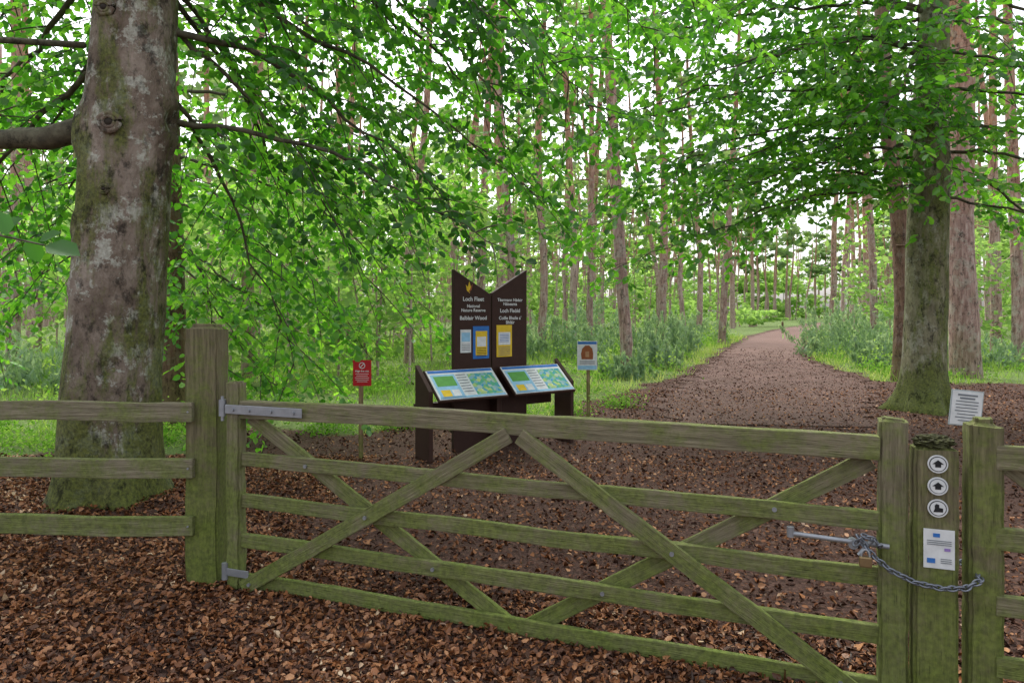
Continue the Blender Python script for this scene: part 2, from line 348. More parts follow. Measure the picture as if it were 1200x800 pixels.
# left beech
E=empty('beech_tree',(-3.5,6.05,0)); Wt=Acc(); Wl=Acc(); L=newL()
trunk(Wt,[(-3.55,6.05,-.15),(-3.54,6.05,1),(-3.48,6.05,2.2),(-3.38,6.05,3.3),(-3.34,6.08,4.6),(-3.25,6.1,7),(-3.2,6.1,10),(-3.1,6.2,13)],[.375,.375,.355,.345,.325,.27,.18,.05],190,72,
      trunkfn(.12,5,1.3,.09,knots=[(2.75,math.pi+.15,.06,.02),(4.25,math.pi-.1,.09,.04),(3.25,math.pi*.5,.2,.06),(3.4,math.pi*1.5,.18,.05),(1.25,math.pi+.5,.13,.03),(1.9,math.pi-.45,.1,.03),(2.4,math.pi-.7,.1,.025),(.9,math.pi-.2,.12,.02)]))
for z0,tg,r in [(3.42,(-.15,6.0,2.35),.03),(3.25,(-7.4,6.3,2.9),.125),(4.25,(-.6,7.0,2.9),.035),(5.0,(.2,7.4,3.1),.035),(4.5,(-1.4,8.0,1.7),.025),
    (3.9,(-2.3,7.7,1.15),.025),(5.0,(-2.4,8.6,2.3),.03),(6.0,(-.3,8.0,3.9),.04),(6.2,(1.3,8.2,4.1),.04),(6.5,(.1,6.2,4.3),.04),(7,(-2,7.6,4.4),.04),
    (4,(-6.4,7.5,1.7),.03),(4.5,(-5.5,8.2,1.6),.03),(5,(-7,8.5,2.8),.035),(6,(-6,7.2,4.1),.04),(5.4,(-6.5,6.2,3.3),.035),(7.5,(-3,9,5.6),.04),(7,(1.5,7.2,5.2),.04),
    (5.5,(-1.2,7.4,3.6),.03),(4.8,(-2.0,7.2,3.0),.03),(6.8,(.8,8.8,4.8),.035),(5.6,(.3,8.4,3.0),.03),(4.4,(-4.6,8.6,2.4),.03),(6.4,(.6,7.6,3.4),.035),(5.8,(-2.2,6.6,4.2),.03),
    (7.0,(1.7,7.4,4.4),.035),(7.4,(2.3,8.3,5.2),.035),(6.6,(.9,6.9,3.9),.035),(4.6,(-5.6,7.3,2.9),.03),
    (7.4,(-2.2,3.0,5.9),.05),(6.6,(-5.8,5.0,4.7),.04),(9,(-5,8,8),.04),(9,(-1,7,8),.04)]:  # first limb here is unseen, added above the frame for shade
    tz=np.interp(z0,[0,3.3,7,13],[-3.5,-3.36,-3.25,-3.1]); limb(Wl,L,(tz,6.07,z0),tg,r,lift=.16 if tg[2]<2 else .12,sec=1.15,lsz=.098,rb=.55 if tg[1]>7.1 else .22,start=.12 if r<.1 else .3)  # lower rb darkens leaves on nearer limbs, painting in their shade
pts=np.array([(-3.7,5.9,4.0),(-4.1,4.4,3.5),(-3.4,3.0,2.75),(-2.3,2.1,2.2),(-1.55,1.72,1.95),(-1.06,1.55,1.85)]); tube(Wl,pts,[.03,.022,.014,.009,.005,.002],6)
for P,D,sz in [((-1.06,1.55,1.85),(1,-.1,-.22),.085),((-1.08,1.56,1.86),(.8,.2,.5),.05),((-1.12,1.58,1.87),(.3,.2,-.9),.06),((-1.16,1.57,1.875),(-.3,0,.9),.06),((-1.2,1.6,1.88),(.7,0,.6),.065),((-1.27,1.62,1.89),(.3,.1,-.9),.07)]:
    L[0].append(np.array([P]));L[1].append(np.array([D],float));L[2].append(np.array([[.15,-.7,.75]]));L[3].append(np.array([sz]));L[4].append(np.array([.25]))
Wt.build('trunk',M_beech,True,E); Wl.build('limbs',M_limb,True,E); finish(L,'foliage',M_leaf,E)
knot(E,(-3.36,5.695,3.28),.085); knot(E,(-3.40,5.69,2.72),.04); knot(E,(-3.42,5.725,4.25),.07)
# second beech behind
E=empty('beech_tree.001',(-5,10.1,0)); Wt=Acc(); Wl=Acc(); L=newL()
trunk(Wt,[(-5,10.1,-.2),(-5.02,10.1,2),(-5.1,10.1,5),(-5,10.1,10)],[.19,.17,.15,.03],60,24,trunkfn(.08,4,.3,.05))
for z0,tg,r in [(2.6,(-2.6,9.3,.75),.02),(3,(-3.6,8.7,.7),.02),(3.4,(-1.9,9.6,1.0),.02),(4,(-1.2,10.2,1.7),.025),(4.5,(-2,10,2.6),.025),(5,(-.8,9.9,3.4),.025),(3.3,(-3,10.2,1.6),.02),(3.8,(-2.4,9.0,1.7),.02),(4.6,(-1.5,9.4,2.5),.02),(2.4,(-3.2,9.0,.5),.015),
   (3,(-7.6,9.6,1.0),.02),(4,(-8.2,10,2.4),.02),(5,(-7,9.2,4),.025),(6,(-3,9.6,5.2),.025),(6.5,(-1,9.3,5.2),.025),(5.2,(-6.3,12,3.5),.02)]:
    limb(Wl,L,(-5.05,10.1,z0),tg,r,lift=.2,sec=1.2,lsz=.108,rb=.66,dens=.92)
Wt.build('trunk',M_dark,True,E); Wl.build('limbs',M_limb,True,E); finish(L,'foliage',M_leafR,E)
# right beech
E=empty('beech_tree.002',(7.1,11.8,0)); Wt=Acc(); Wl=Acc(); L=newL()
trunk(Wt,[(7.1,11.8,-.15),(7.12,11.8,1),(7.18,11.8,2.2),(7.2,11.8,4),(7.3,11.8,7),(7.2,11.9,11),(7.1,12,14)],[.33,.325,.32,.30,.24,.13,.03],110,48,trunkfn(.2,4,2.6,.07))
for z0,tg,r in [(3.9,(1.5,10.6,2.5),.035),(4.4,(2.5,9.5,2.95),.035),(5,(1.1,10,3.6),.035),(5,(3.1,11.2,3.3),.035),(4.0,(4.3,10,3.2),.03),(6,(1.5,9.5,4.6),.04),(6.4,(2.2,10.6,5.3),.04),
   (7,(1.1,11,6.1),.04),(7.4,(3,9.5,5.7),.04),(5.8,(5,8.8,4.1),.04),(5,(5.9,9.3,3.5),.03),(7,(6.4,9,5.4),.04),(8,(4.4,10,6.8),.04),(4.4,(4.6,12.6,3.4),.03),(5.5,(.9,10.4,4.2),.035),(6.6,(4.6,10.2,4.9),.04),(5.2,(4.4,9.6,3.9),.035),
   (4.2,(1.0,11.4,3.0),.03),(4.8,(2.0,12,3.9),.03),(5.6,(2.6,11.6,4.5),.03),(4.7,(2.2,10.2,3.4),.03),(6.2,(3.2,9.2,4.9),.035),(7.2,(1.8,9.4,5.6),.035),(5.2,(3.6,12.5,4.4),.03),(6.0,(5.8,9.8,4.6),.03),(7.6,(5.2,9.4,6.0),.035),
   (7.8,(.2,10.5,5.5),.035),(7.4,(-.3,11.2,6.3),.035),(6.9,(.3,9.6,4.9),.035),(6.2,(.0,10.9,4.3),.03),
   (4,(10.6,11,2.0),.03),(4.5,(10,9.8,2.9),.03),(5,(11,11.2,3.5),.03),(6,(10,10,4.5),.035),(7,(10.5,11.2,5.8),.04),(8,(9.2,10,6.9),.04),(3.7,(9.6,10.4,2.3),.025),(6.2,(7.5,9.3,4.4),.03),
   (9,(5,13,8),.035),(6.8,(3.9,11.6,6.0),.035),(5.4,(8.8,9.2,3.7),.035),(6.8,(8.6,9.6,5.3),.035)]:
    limb(Wl,L,(7.2,11.8,z0),tg,r,lift=.12,sec=1.35,lsz=.127,rb=.48,dens=.72,droop=.2,start=.12,nz=.85)
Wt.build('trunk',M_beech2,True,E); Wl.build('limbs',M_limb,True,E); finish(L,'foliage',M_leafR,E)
# pines near
def crown(L,P,h,r,n,sz):
    k=max(3,n//22); cc=np.stack([rng.normal(0,r*.55,k),rng.normal(0,r*.55,k),rng.uniform(0,1,k)**.9*h],1); ix=rng.integers(0,k,n)
    q=cc[ix]+rng.normal(0,1,(n,3))*np.array([.55,.55,.28])*r*.42
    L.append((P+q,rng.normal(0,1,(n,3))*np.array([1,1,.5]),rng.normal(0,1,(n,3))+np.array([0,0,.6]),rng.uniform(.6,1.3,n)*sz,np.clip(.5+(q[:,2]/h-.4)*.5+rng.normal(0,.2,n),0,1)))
def flushq(L,A,wid=.5):
    for a in L: quads(A,*a,wid)
near=[(292,16,.15),(15,18,.16),(480,21,.13),(560,23,.15),(598,20,.14),(634,27,.17),(690,25,.13),(738,18,.17),(772,31,.2),(845,34,.18),(1057,16.6,.22),(1133,17.4,.34),(1168,27,.2),(1195,22,.2),(975,44,.2),(1025,30,.17),(40,25,.17),(248,27,.16),(345,32,.16),(410,25,.13)]
for i,(px,Yy,r) in enumerate(near):
    Xx=(px-600)/800*Yy; z0=float(H(Xx,Yy)); hh=rng.uniform(19,24); lx,ly=rng.normal(0,.6,2)
    if px==738: lx=-1.1
    E=empty('pine_tree'+('' if i==0 else '.%03d'%i),(Xx,Yy,z0)); W=Acc()
    fn=trunkfn(.05,5,i,.07)
    def fn2(p,th,rr,fn=fn,z0=z0):
        p=p.copy(); p[:,2]-=z0; return fn(p,th,rr)
    s1,s2=rng.normal(0,.15,2)
    trunk(W,[(Xx,Yy,z0-.2),(Xx+lx*.12+s1,Yy+ly*.3,z0+hh*.15),(Xx+lx*.35+s2,Yy+ly*.3,z0+hh*.35),(Xx+lx*.9,Yy+ly*.7,z0+hh*.65),(Xx+lx,Yy+ly,z0+hh)],[r,r*.9,r*.8,r*.55,.03],50,18,fn2)
    for q in range(rng.integers(9,18)):
        zz=rng.uniform(2.5,15)+z0; az=rng.uniform(0,6.28); f=(zz-z0)/hh; bx=Xx+lx*f; by=Yy+ly*f; l=rng.uniform(.3,1.5)
        tube(W,[(bx,by,zz),(bx+math.cos(az)*l*.5,by+math.sin(az)*l*.5,zz+rng.normal(0,.12)),(bx+math.cos(az)*l,by+math.sin(az)*l,zz+rng.normal(-.15,.2)*l)],[.024,.014,.004],5)
    W.build('trunk',M_dark if px in(1057,) else M_pine,True,E)
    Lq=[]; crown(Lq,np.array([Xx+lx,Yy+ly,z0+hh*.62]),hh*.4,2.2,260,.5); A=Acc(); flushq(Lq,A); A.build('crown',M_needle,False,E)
# distant forest
W=Acc(); Lq=[]; cnt=0
while cnt<560:
    Yy=33+140*rng.uniform()**.8; Xx=rng.uniform(-.9,.9)*Yy+rng.normal(0,3)
    if Yy<118 and pathd(np.array([Xx]),np.array([Yy]))[0]<1.8: continue
    if vn(np.array([Xx]),np.array([Yy]),.25,5)[0]<-.2 and rng.uniform()<.8: continue
    r=rng.uniform(.09,.25); hh=rng.uniform(17,26); z0=float(H(Xx,Yy)); lx,ly=rng.normal(0,.9,2); s1=rng.normal(0,.25)
    tube(W,[(Xx,Yy,z0-.3),(Xx+.1*lx+s1,Yy+.2*ly,z0+hh*.2),(Xx+.4*lx+s1*.3,Yy+.2*ly,z0+hh*.42),(Xx+.8*lx,Yy+.6*ly,z0+hh*.66),(Xx+lx,Yy+ly,z0+hh)],[r*1.15,r*.95,r*.8,r*.55,.03],7)
    for q in range(4):
        zz=rng.uniform(3,12)+z0; az=rng.uniform(0,6.28); l=rng.uniform(.5,1.8); f=(zz-z0)/hh; bx=Xx+lx*f; by=Yy+ly*f
        tube(W,[(bx,by,zz),(bx+math.cos(az)*l,by+math.sin(az)*l,zz+rng.normal(0,.2))],[.03,.01],4)
    crown(Lq,np.array([Xx+lx,Yy+ly,z0+hh*.48]),hh*.52,2.2,110,.72+.003*Yy); cnt+=1
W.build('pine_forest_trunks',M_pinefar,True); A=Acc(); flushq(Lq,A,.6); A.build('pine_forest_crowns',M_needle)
# saplings / undergrowth
A=Acc(); W=Acc()
def cloud(A,c,rad,n,sz,wid=.6,rb=.5,clumps=None):
    k=clumps or max(4,n//40); d=nrm(rng.normal(0,1,(k,3)))*rng.uniform(.3,1.1,(k,1))**.6; cc=d*rad
    ix=rng.integers(0,k,n); q=cc[ix]+rng.normal(0,1,(n,3))*np.array([rad[0]*.17,rad[1]*.17,rad[2]*.07])
    P=np.array(c)+q; ok=P[:,2]>.03; P=P[ok]; q=q[ok]; m=len(P)
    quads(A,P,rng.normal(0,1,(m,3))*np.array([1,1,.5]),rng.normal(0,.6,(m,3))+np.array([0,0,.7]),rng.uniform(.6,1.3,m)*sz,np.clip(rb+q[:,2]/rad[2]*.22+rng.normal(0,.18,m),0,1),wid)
for c,rad,n in [((-6.5,15,2.4),(1.8,1.5,2.4),2000),((-4,17,2.7),(1.8,1.5,2.6),2000),((-9.5,17,2.5),(2,2,2.5),2000),((-2,21,3.6),(2,1.6,3.2),1700),((-7.5,23,3.6),(3,2,3.4),2400),((-12,22,3),(2.5,2,3),2000),((-5,28,5),(3,2,4.6),2300),
   ((0.8,29,5),(2,2,4.4),1500),((-11,32,5),(3.5,2,5),2400),((-16,26,4),(3,2,4),2000),((3,38,6),(3,2,5.5),1700),((-3,40,6),(4,2,6),2300),((-20,42,6),(6,2,6),2500),((15.5,24,2.6),(2.2,2,2.4),1500),((19,33,4),(3,2,4),2000),((31,45,5),(4,2,5),2200),((9,47,6),(3.5,2,5),1800)]:
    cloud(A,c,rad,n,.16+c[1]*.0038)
    for q in range(5):
        x=c[0]+rng.normal(0,rad[0]*.35); y=c[1]+rng.normal(0,rad[1]*.35); tube(W,[(x,y,-.1),(x+rng.normal(0,.2),y,c[2]),(x+rng.normal(0,.5),y,c[2]+rad[2]*.8)],[.035,.022,.006],5)
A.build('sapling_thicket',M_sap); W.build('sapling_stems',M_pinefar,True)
A=Acc()
for q in range(70):
    Yy=rng.uniform(60,125); Xx=rng.uniform(-.9,.9)*Yy
    if pathd(np.array([Xx]),np.array([Yy]))[0]<5: continue
    hh=rng.uniform(1.2,4.5); cloud(A,(Xx,Yy,hh*.8),(rng.uniform(2.5,6),2,hh),420,.55)
for q in range(75):
    Yy=rng.uniform(125,165); Xx=-150+300*(q+rng.uniform())/75; hh=rng.uniform(5,9); cloud(A,(Xx,Yy,hh*.8),(rng.uniform(6,9),3,hh),600,1.2)
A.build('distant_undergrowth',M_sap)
# junipers / broom
jn=0
for (x,y,w,h,n) in [(1.6,23,1.5,1.7,3200),(4.2,20.5,.8,1.0,2000),(5.4,25,1.2,1.8,2800),(3.0,28,1.7,2.2,2800),(6.9,30,1.3,1.7,2500),(9.6,37,1.8,1.5,2200),(-.6,18.5,1.0,1.0,1800),(2.9,17.4,.7,.8,1500),(12.6,26,1.5,2.1,3200),(15.5,30,2.2,2.6,3200),(11.4,20.6,.9,1.2,2000),(14.0,21,1.5,1.3,2400),(-10.5,14.5,1.2,1.1,1800),(-12.8,16,1.5,1.5,1800),(26.5,50,3,2.0,2300),(12.0,46,2.0,1.8,2000)]:
    A=Acc(); k=34; a=rng.uniform(0,6.28,k); rr=rng.uniform(0,1,k)**.5*w*1.05; cc=np.stack([x+np.cos(a)*rr,y+np.sin(a)*rr,0*a],1)
    ix=rng.integers(0,k,n); hloc=h*rng.uniform(.3,1.2,k)*(1-.3*(rr/w)); t=rng.uniform(0,1,n)**.7; sp_=rng.normal(0,.35,(k,2))
    P=cc[ix]+np.stack([rng.normal(0,.10*w*(1.15-t))+sp_[ix,0]*t*h*.5,rng.normal(0,.10*w*(1.15-t))+sp_[ix,1]*t*h*.5,t*hloc[ix]],1); P[:,2]+=float(H(x,y))
    D=np.stack([rng.normal(0,.6,n),rng.normal(0,.6,n),rng.uniform(.4,1.4,n)],1)
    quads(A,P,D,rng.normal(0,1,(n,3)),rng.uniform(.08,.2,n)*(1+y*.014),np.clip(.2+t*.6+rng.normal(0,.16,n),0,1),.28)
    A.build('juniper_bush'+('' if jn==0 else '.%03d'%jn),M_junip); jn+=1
# ground cover
A=Acc()
X,Y=scatter(170000,-20,26,8.5,46,1.5); k=(mulch(X,Y)<.55)&(pathd(X,Y)>-.25+.4*vn(X,Y,2.2,1))&(np.abs(X)<Y*.8+1); X,Y=X[k],Y[k]
k=(vn(X,Y,1.3,12)+.5*vn(X,Y,.5,4)+rng.normal(0,.3,len(X)))>-.12; X,Y=X[k],Y[k]; n=len(X)
d=np.clip(1-pathd(X,Y)/3.5,0,1); h=rng.uniform(.04,.22,n)*(1+Y*.012)*(1+.8*vn(X,Y,.9,6))
blades(A,np.stack([X,Y,H(X,Y)-.01],1),h,.005+Y*.0004,rng.normal(0,.10,(n,2)),np.clip(.42+.4*d+rng.normal(0,.22,n)+vn(X,Y,.6,2)*.2,0,1))
A.build('forest_grass',M_grass)
A=Acc()
X,Y=scatter(520,-22,26,9.5,48,1.3); k=(mulch(X,Y)<.3)&(pathd(X,Y)>.7)&(vn(X,Y,.7,8)>-.4); X,Y=X[k],Y[k]
for x,y in zip(X,Y):
    if abs(x)>y*.8+1: continue
    r=rng.uniform(.2,.6)*(1+y*.01); n=int(160); hz=rng.uniform(.08,.32)
    q=rng.normal(0,1,(n,3))*np.array([r*.55,r*.55,hz*(1+y*.012)]); q[:,2]=np.abs(q[:,2])+.02
    quads(A,np.array([x,y,float(H(x,y))])+q,rng.normal(0,1,(n,3)),rng.normal(0,.6,(n,3))+np.array([0,0,1]),rng.uniform(.03,.07,n)*(1+y*.035),np.clip(.3+q[:,2]*1.2+rng.normal(0,.18,n),0,1),.6)
A.build('bilberry_undergrowth',M_bilb)
A=Acc()
for (x,y,r) in [(-5.5,8.6,.5),(-6.4,8.2,.6),(-4.6,8.9,.4),(-5.0,8.0,.3),(-7,9,.6),(-3.9,9.2,.4),(-2.6,9.6,.4),(-1.7,9.9,.35),(-.9,10.1,.4),(.2,10.3,.4),(.9,11.2,.4),(1.9,12.2,.4)]:
    n=600; q=rng.normal(0,1,(n,3))*np.array([r*.5,r*.5,.14]); q[:,2]=np.abs(q[:,2])+.01
    quads(A,np.array([x,y,float(H(x,y))])+q,rng.normal(0,1,(n,3)),rng.normal(0,.6,(n,3))+np.array([0,0,1]),rng.uniform(.03,.06,n),np.clip(.4+q[:,2]*1.2+rng.normal(0,.2,n),0,1),.65)
A.build('wood_sorrel_patch',M_bilb)
# ---------------------------------------------------------------- built objects
def box(name,dims,mat,M,parent,bev=.006,seg=2,warp=0.0,cuts=0):
    bm=bmesh.new(); bmesh.ops.create_cube(bm,size=1)
    for v in bm.verts: v.co=Vector((v.co.x*dims[0],v.co.y*dims[1],v.co.z*dims[2]))
    if bev>0: bmesh.ops.bevel(bm,geom=bm.edges[:],offset=bev,segments=seg,affect='EDGES',profile=.6)
    if cuts:
        ax=max(range(3),key=lambda a:dims[a]); no=Vector((0,0,0)); no[ax]=1
        for i in range(1,cuts):
            co=Vector((0,0,0)); co[ax]=-dims[ax]/2+dims[ax]*i/cuts
            bmesh.ops.bisect_plane(bm,geom=bm.verts[:]+bm.edges[:]+bm.faces[:],plane_co=co,plane_no=no)
        sd=random.uniform(0,50)
        for v in bm.verts:
            q=Vector((v.co[ax]*1.3+sd,sd,0)); 
            o=Vector((mnoise.noise(q),mnoise.noise(q+Vector((9,0,0))),mnoise.noise(q+Vector((0,9,0)))))*warp
            o[ax]=0; v.co+=o+Vector((1,1,1))*mnoise.noise(v.co*22+Vector((sd,0,0)))*.0036
    me=bpy.data.meshes.new(name); bm.to_mesh(me); bm.free(); me.materials.append(mat)
    ob=bpy.data.objects.new(name,me); COL.objects.link(ob); ob.matrix_world=M
    if parent:
        ob.parent=parent; ob.matrix_parent_inverse=Matrix.Translation(parent.location).inverted(); ob.matrix_basis=M
    return ob
def frame(o,x,y,z): 
    m=Matrix((x,y,z)).transposed().to_4x4(); m.translation=Vector(o); return m
def beam(name,a,b,th,h,mat,parent,facing,bev=.006,warp=.004):
    a=Vector(a);b=Vector(b); x=(b-a).normalized(); y=Vector(facing); y=(y-x*y.dot(x)).normalized(); z=x.cross(y)
    return box(name,((b-a).length,th,h),mat,frame((a+b)/2,x,y,z),parent,bev,2,warp,32)
def post(name,x,y,z0,z1,w,d,ang,mat,parent,top='round',warp=.006):
    h=z1-z0; bm=bmesh.new(); bmesh.ops.create_cube(bm,size=1)
    for v in bm.verts: v.co=Vector((v.co.x*w,v.co.y*d,v.co.z*h))
    bmesh.ops.bevel(bm,geom=[e for e in bm.edges if abs(e.verts[0].co.z-e.verts[1].co.z)>h*.5],offset=.012,segments=2,affect='EDGES')
    te=[e for e in bm.edges if min(e.verts[0].co.z,e.verts[1].co.z)>h/2-1e-4 and len(e.link_faces)==2]
    bmesh.ops.bevel(bm,geom=te,offset=.03 if top=='round' else .012,segments=3,affect='EDGES')
    for i in range(1,24):
        bmesh.ops.bisect_plane(bm,geom=bm.verts[:]+bm.edges[:]+bm.faces[:],plane_co=(0,0,-h/2+h*i/24),plane_no=(0,0,1))
    sd=random.uniform(0,50)
    for v in bm.verts:
        q=Vector((v.co.z*1.6,sd,0)); v.co.x+=mnoise.noise(q)*warp; v.co.y+=mnoise.noise(q+Vector((0,7,0)))*warp
        k=mnoise.noise(v.co*14+Vector((sd,0,0)))*.006; v.co.x+=k; v.co.y+=k
        if v.co.z>h*.44: v.co.z+=mnoise.noise(v.co*30+Vector((sd,0,0)))*.012
    me=bpy.data.meshes.new(name); bm.to_mesh(me); bm.free(); me.materials.append(mat)
    ob=bpy.data.objects.new(name,me); COL.objects.link(ob)
    M=Matrix.Translation((x,y,(z0+z1)/2))@Matrix.Rotation(ang,4,'Z')
    if parent: ob.parent=parent; ob.matrix_parent_inverse=Matrix.Translation(parent.location).inverted(); ob.matrix_basis=M
    else: ob.matrix_world=M
    return ob
def cyl(name,a,b,r,mat,parent,seg=14,r2=None):
    a=Vector(a);b=Vector(b); bm=bmesh.new(); bmesh.ops.create_cone(bm,cap_ends=True,segments=seg,radius1=r,radius2=r if r2 is None else r2,depth=(b-a).length)
    me=bpy.data.meshes.new(name); bm.to_mesh(me); bm.free(); me.materials.append(mat)
    ob=bpy.data.objects.new(name,me); COL.objects.link(ob)
    M=Matrix.Translation((a+b)/2)@(b-a).to_track_quat('Z','Y').to_matrix().to_4x4()
    ob.parent=parent; ob.matrix_parent_inverse=Matrix.Translation(parent.location).inverted(); ob.matrix_basis=M
    return ob
def text(body,size,mat,M,parent,align='CENTER',name='lettering'):
    c=bpy.data.curves.new(name,'FONT'); c.body=body; c.size=size; c.align_x=align; c.offset=size*.018; c.materials.append(mat); c.space_line=.95
    ob=bpy.data.objects.new(name,c); COL.objects.link(ob); ob.parent=parent; ob.matrix_parent_inverse=Matrix.Translation(parent.location).inverted(); ob.matrix_basis=M
M_galv=simple('galvanised_steel',(.36,.38,.41),.5,.7); M_steel=simple('dull_chain_steel',(.22,.24,.28),.45,.8); M_brass=simple('padlock_brass',(.32,.23,.12),.45,.8)
M_white=simple('sign_white',(.70,.72,.72)); M_blk=simple('black_print',(.02,.02,.022)); M_blue=simple('sign_blue',(.04,.17,.5)); M_lblue=simple('sign_light_blue',(.3,.55,.75)); M_red=simple('sign_red',(.50,.02,.025)); M_yel=simple('sign_yellow',(.75,.52,.04)); M_or=simple('sign_brown_photo',(.3,.1,.04)); M_grn=simple('sign_green',(.12,.35,.08)); M_dbrown=simple('stained_board',(.045,.020,.014),.6); M_grey=simple('sign_grey',(.40,.45,.45)); M_purp=simple('sign_purple',(.3,.2,.5)); M_txt=simple('grey_print',(.18,.2,.22))
mm_,nt,b=newmat('map_print'); co=objco(nt); vo=N(nt,'ShaderNodeTexVoronoi'); vo.inputs['Scale'].default_value=22; nt.links.new(co,vo.inputs['Vector'])
sp=N(nt,'ShaderNodeSeparateColor'); nt.links.new(vo.outputs['Color'],sp.inputs[0])
nt.links.new(ramp(nt,sp.outputs[0],[(0,(.06,.3,.55)),(.35,(.12,.42,.2)),(.6,(.5,.6,.2)),(.8,(.1,.35,.6)),(1,(.7,.7,.3))]),b.inputs['Base Color']); M_map=mm_
def GP(s,z,off=0.): 
    p=gA+gt*s+gn*off; return (p[0],p[1],z)
fc=(gn[0],gn[1],0); ga=math.atan2(gt[1],gt[0])
E=empty('field_gate',(gA[0],gA[1],0))
post('hinge_stile',*GP(0.0,0)[:2],.01,1.27,.105,.075,ga,M_stile,E,'flat')
post('latch_stile',*GP(3.58,0)[:2],-.02,1.235,.115,.075,ga,M_stile,E,'flat')
for i,(zl,zr,h,t) in enumerate([(1.112,1.10,.108,.062),(.79,.781,.083,.034),(.542,.533,.083,.034),(.30,.283,.083,.034),(.063,.042,.083,.034)]):
    beam('rail_%d'%(i+1),GP(.045,zl),GP(3.53,zr),t,h,M_railx,E,fc,warp=.013)
B=[('brace_1',(.08,.02),(1.80,1.055),.036),('brace_2',(1.86,1.055),(3.50,-.03),.036),('brace_3',(.08,1.055),(1.80,.02),-.036),('brace_4',(3.50,1.04),(1.86,.02),-.036)]
for nme,a,bq,o in B: beam(nme,GP(a[0],a[1],o),GP(bq[0],bq[1],o),.026,.088,M_railx,E,fc)
def bolt(s,z,o=.05,r=.011): cyl('bolt',GP(s,z,o),GP(s,z,o+.010),r,M_galv,E,12)
for nme,a,bq,o in B:
    for k,zz in enumerate([.79,.54,.29,.055]):
        t=(zz-a[1])/(bq[1]-a[1]); 
        if .02<t<.98 and (k+int(o>0))%2==0: bolt(a[0]+(bq[0]-a[0])*t,zz,.048 if o>0 else .016)
box('hinge_strap',(.56,.006,.055),M_galv,frame(GP(.24,1.105,.050),Vector((gt[0],gt[1],0)),Vector(fc),Vector((0,0,-1))),E,.002)
for s_ in (.02,.14,.30,.46): bolt(s_,1.105,.052,.011)
cyl('hinge_eye',GP(-.07,1.06,.04),GP(-.07,1.16,.04),.022,M_galv,E)
cyl('hinge_pin',GP(-.07,1.03,.04),GP(-.07,1.18,.04),.010,M_galv,E)
cyl('lower_hinge_eye',GP(-.05,.06,.04),GP(-.05,.16,.04),.02,M_galv,E)
box('lower_hinge_strap',(.20,.006,.045),M_galv,frame(GP(.03,.11,.045),Vector((gt[0],gt[1],0)),Vector(fc),Vector((0,0,-1))),E,.002)
cyl('latch_bar',GP(3.17,.70,.06),GP(3.56,.685,.06),.011,M_galv,E); cyl('latch_knob',GP(3.165,.685,.06),GP(3.165,.73,.06),.016,M_galv,E)
cyl('latch_ring',GP(3.44,.64,.075),GP(3.50,.72,.075),.009,M_galv,E); cyl('latch_plate',GP(3.42,.68,.02),GP(3.42,.68,.07),.02,M_galv,E)
def chain(name,pts,parent):
    pts=np.array(pts,float); seg=np.r_[0,np.cumsum(np.linalg.norm(np.diff(pts,axis=0),axis=1))]; L_=seg[-1]; A=Acc(); st=.025; k=int(L_/st)
    for i in range(k):
        u=i*st; P=np.array([np.interp(u,seg,pts[:,a]) for a in range(3)]); Q=np.array([np.interp(min(L_,u+.01),seg,pts[:,a]) for a in range(3)])
        T=nrm(Q-P); up=np.array([0,.95,.3]); s1=nrm(np.cross(T,up)); s2=np.cross(T,s1); w=(s1+s2*.35) if i%2 else (s2-s1*.35); w=nrm(w)
        th=np.linspace(0,2*np.pi,13)[:12]; C=P+T*np.cos(th)[:,None]*.020+w*np.sin(th)[:,None]*.0115
        nn=nrm(np.cross(T,w)); ph=np.linspace(0,2*np.pi,7)[:6]
        out=nrm(C-P); V=C[:,None,:]+.0045*(np.cos(ph)[None,:,None]*out[:,None,:]+np.sin(ph)[None,:,None]*nn[None,None,:])
        ii=np.arange(12)[:,None]; jj=np.arange(6)[None,:]
        F=np.stack([ii*6+jj,((ii+1)%12)*6+jj,((ii+1)%12)*6+(jj+1)%6,ii*6+(jj+1)%6],-1).reshape(-1,4); A.add(V.reshape(-1,3),F)
    return A.build(name,M_steel,True,parent)
E2=empty('padlocked_chain',(1.6,2.83,.6))
chain('chain_front',[GP(3.44,.72,.10),GP(3.49,.655,.115),GP(3.56,.60,.115),GP(3.65,.565,.125),GP(3.75,.555,.13),GP(3.83,.57,.13),GP(3.885,.60,.11),GP(3.885,.61,-.02),GP(3.84,.61,-.12)],E2)
chain('chain_return',[GP(3.43,.70,.10),GP(3.46,.735,.11),GP(3.50,.72,.10),GP(3.52,.69,.09),GP(3.51,.68,.0)],E2)
box('padlock_body',(.050,.022,.046),M_brass,frame(GP(3.46,.63,.125),Vector((gt[0],gt[1],0)),Vector(fc),Vector((0,0,-1))),E2,.006)
A=Acc(); th=np.linspace(0,np.pi,10); q=np.array([GP(3.46+.016*math.cos(t),.652+.03*math.sin(t),.125) for t in th]); tube(A,q,np.full(10,.004),8); A.build('padlock_shackle',M_galv,True,E2)
E=empty('waymarker_gate_post',(GP(3.74,0)[0],GP(3.74,0)[1],0)); pc=GP(3.74,0)
post('post',pc[0],pc[1],-.15,1.14,.165,.13,ga,M_postz,E,'round')
G3=Vector((gt[0],gt[1],0)); U3=Vector((0,0,1)); C3=G3.cross(U3)
def disc(name,s,z,o,r,th,mat): cyl(name,GP(s,z,o),GP(s,z,o+th),r,mat,E,32)
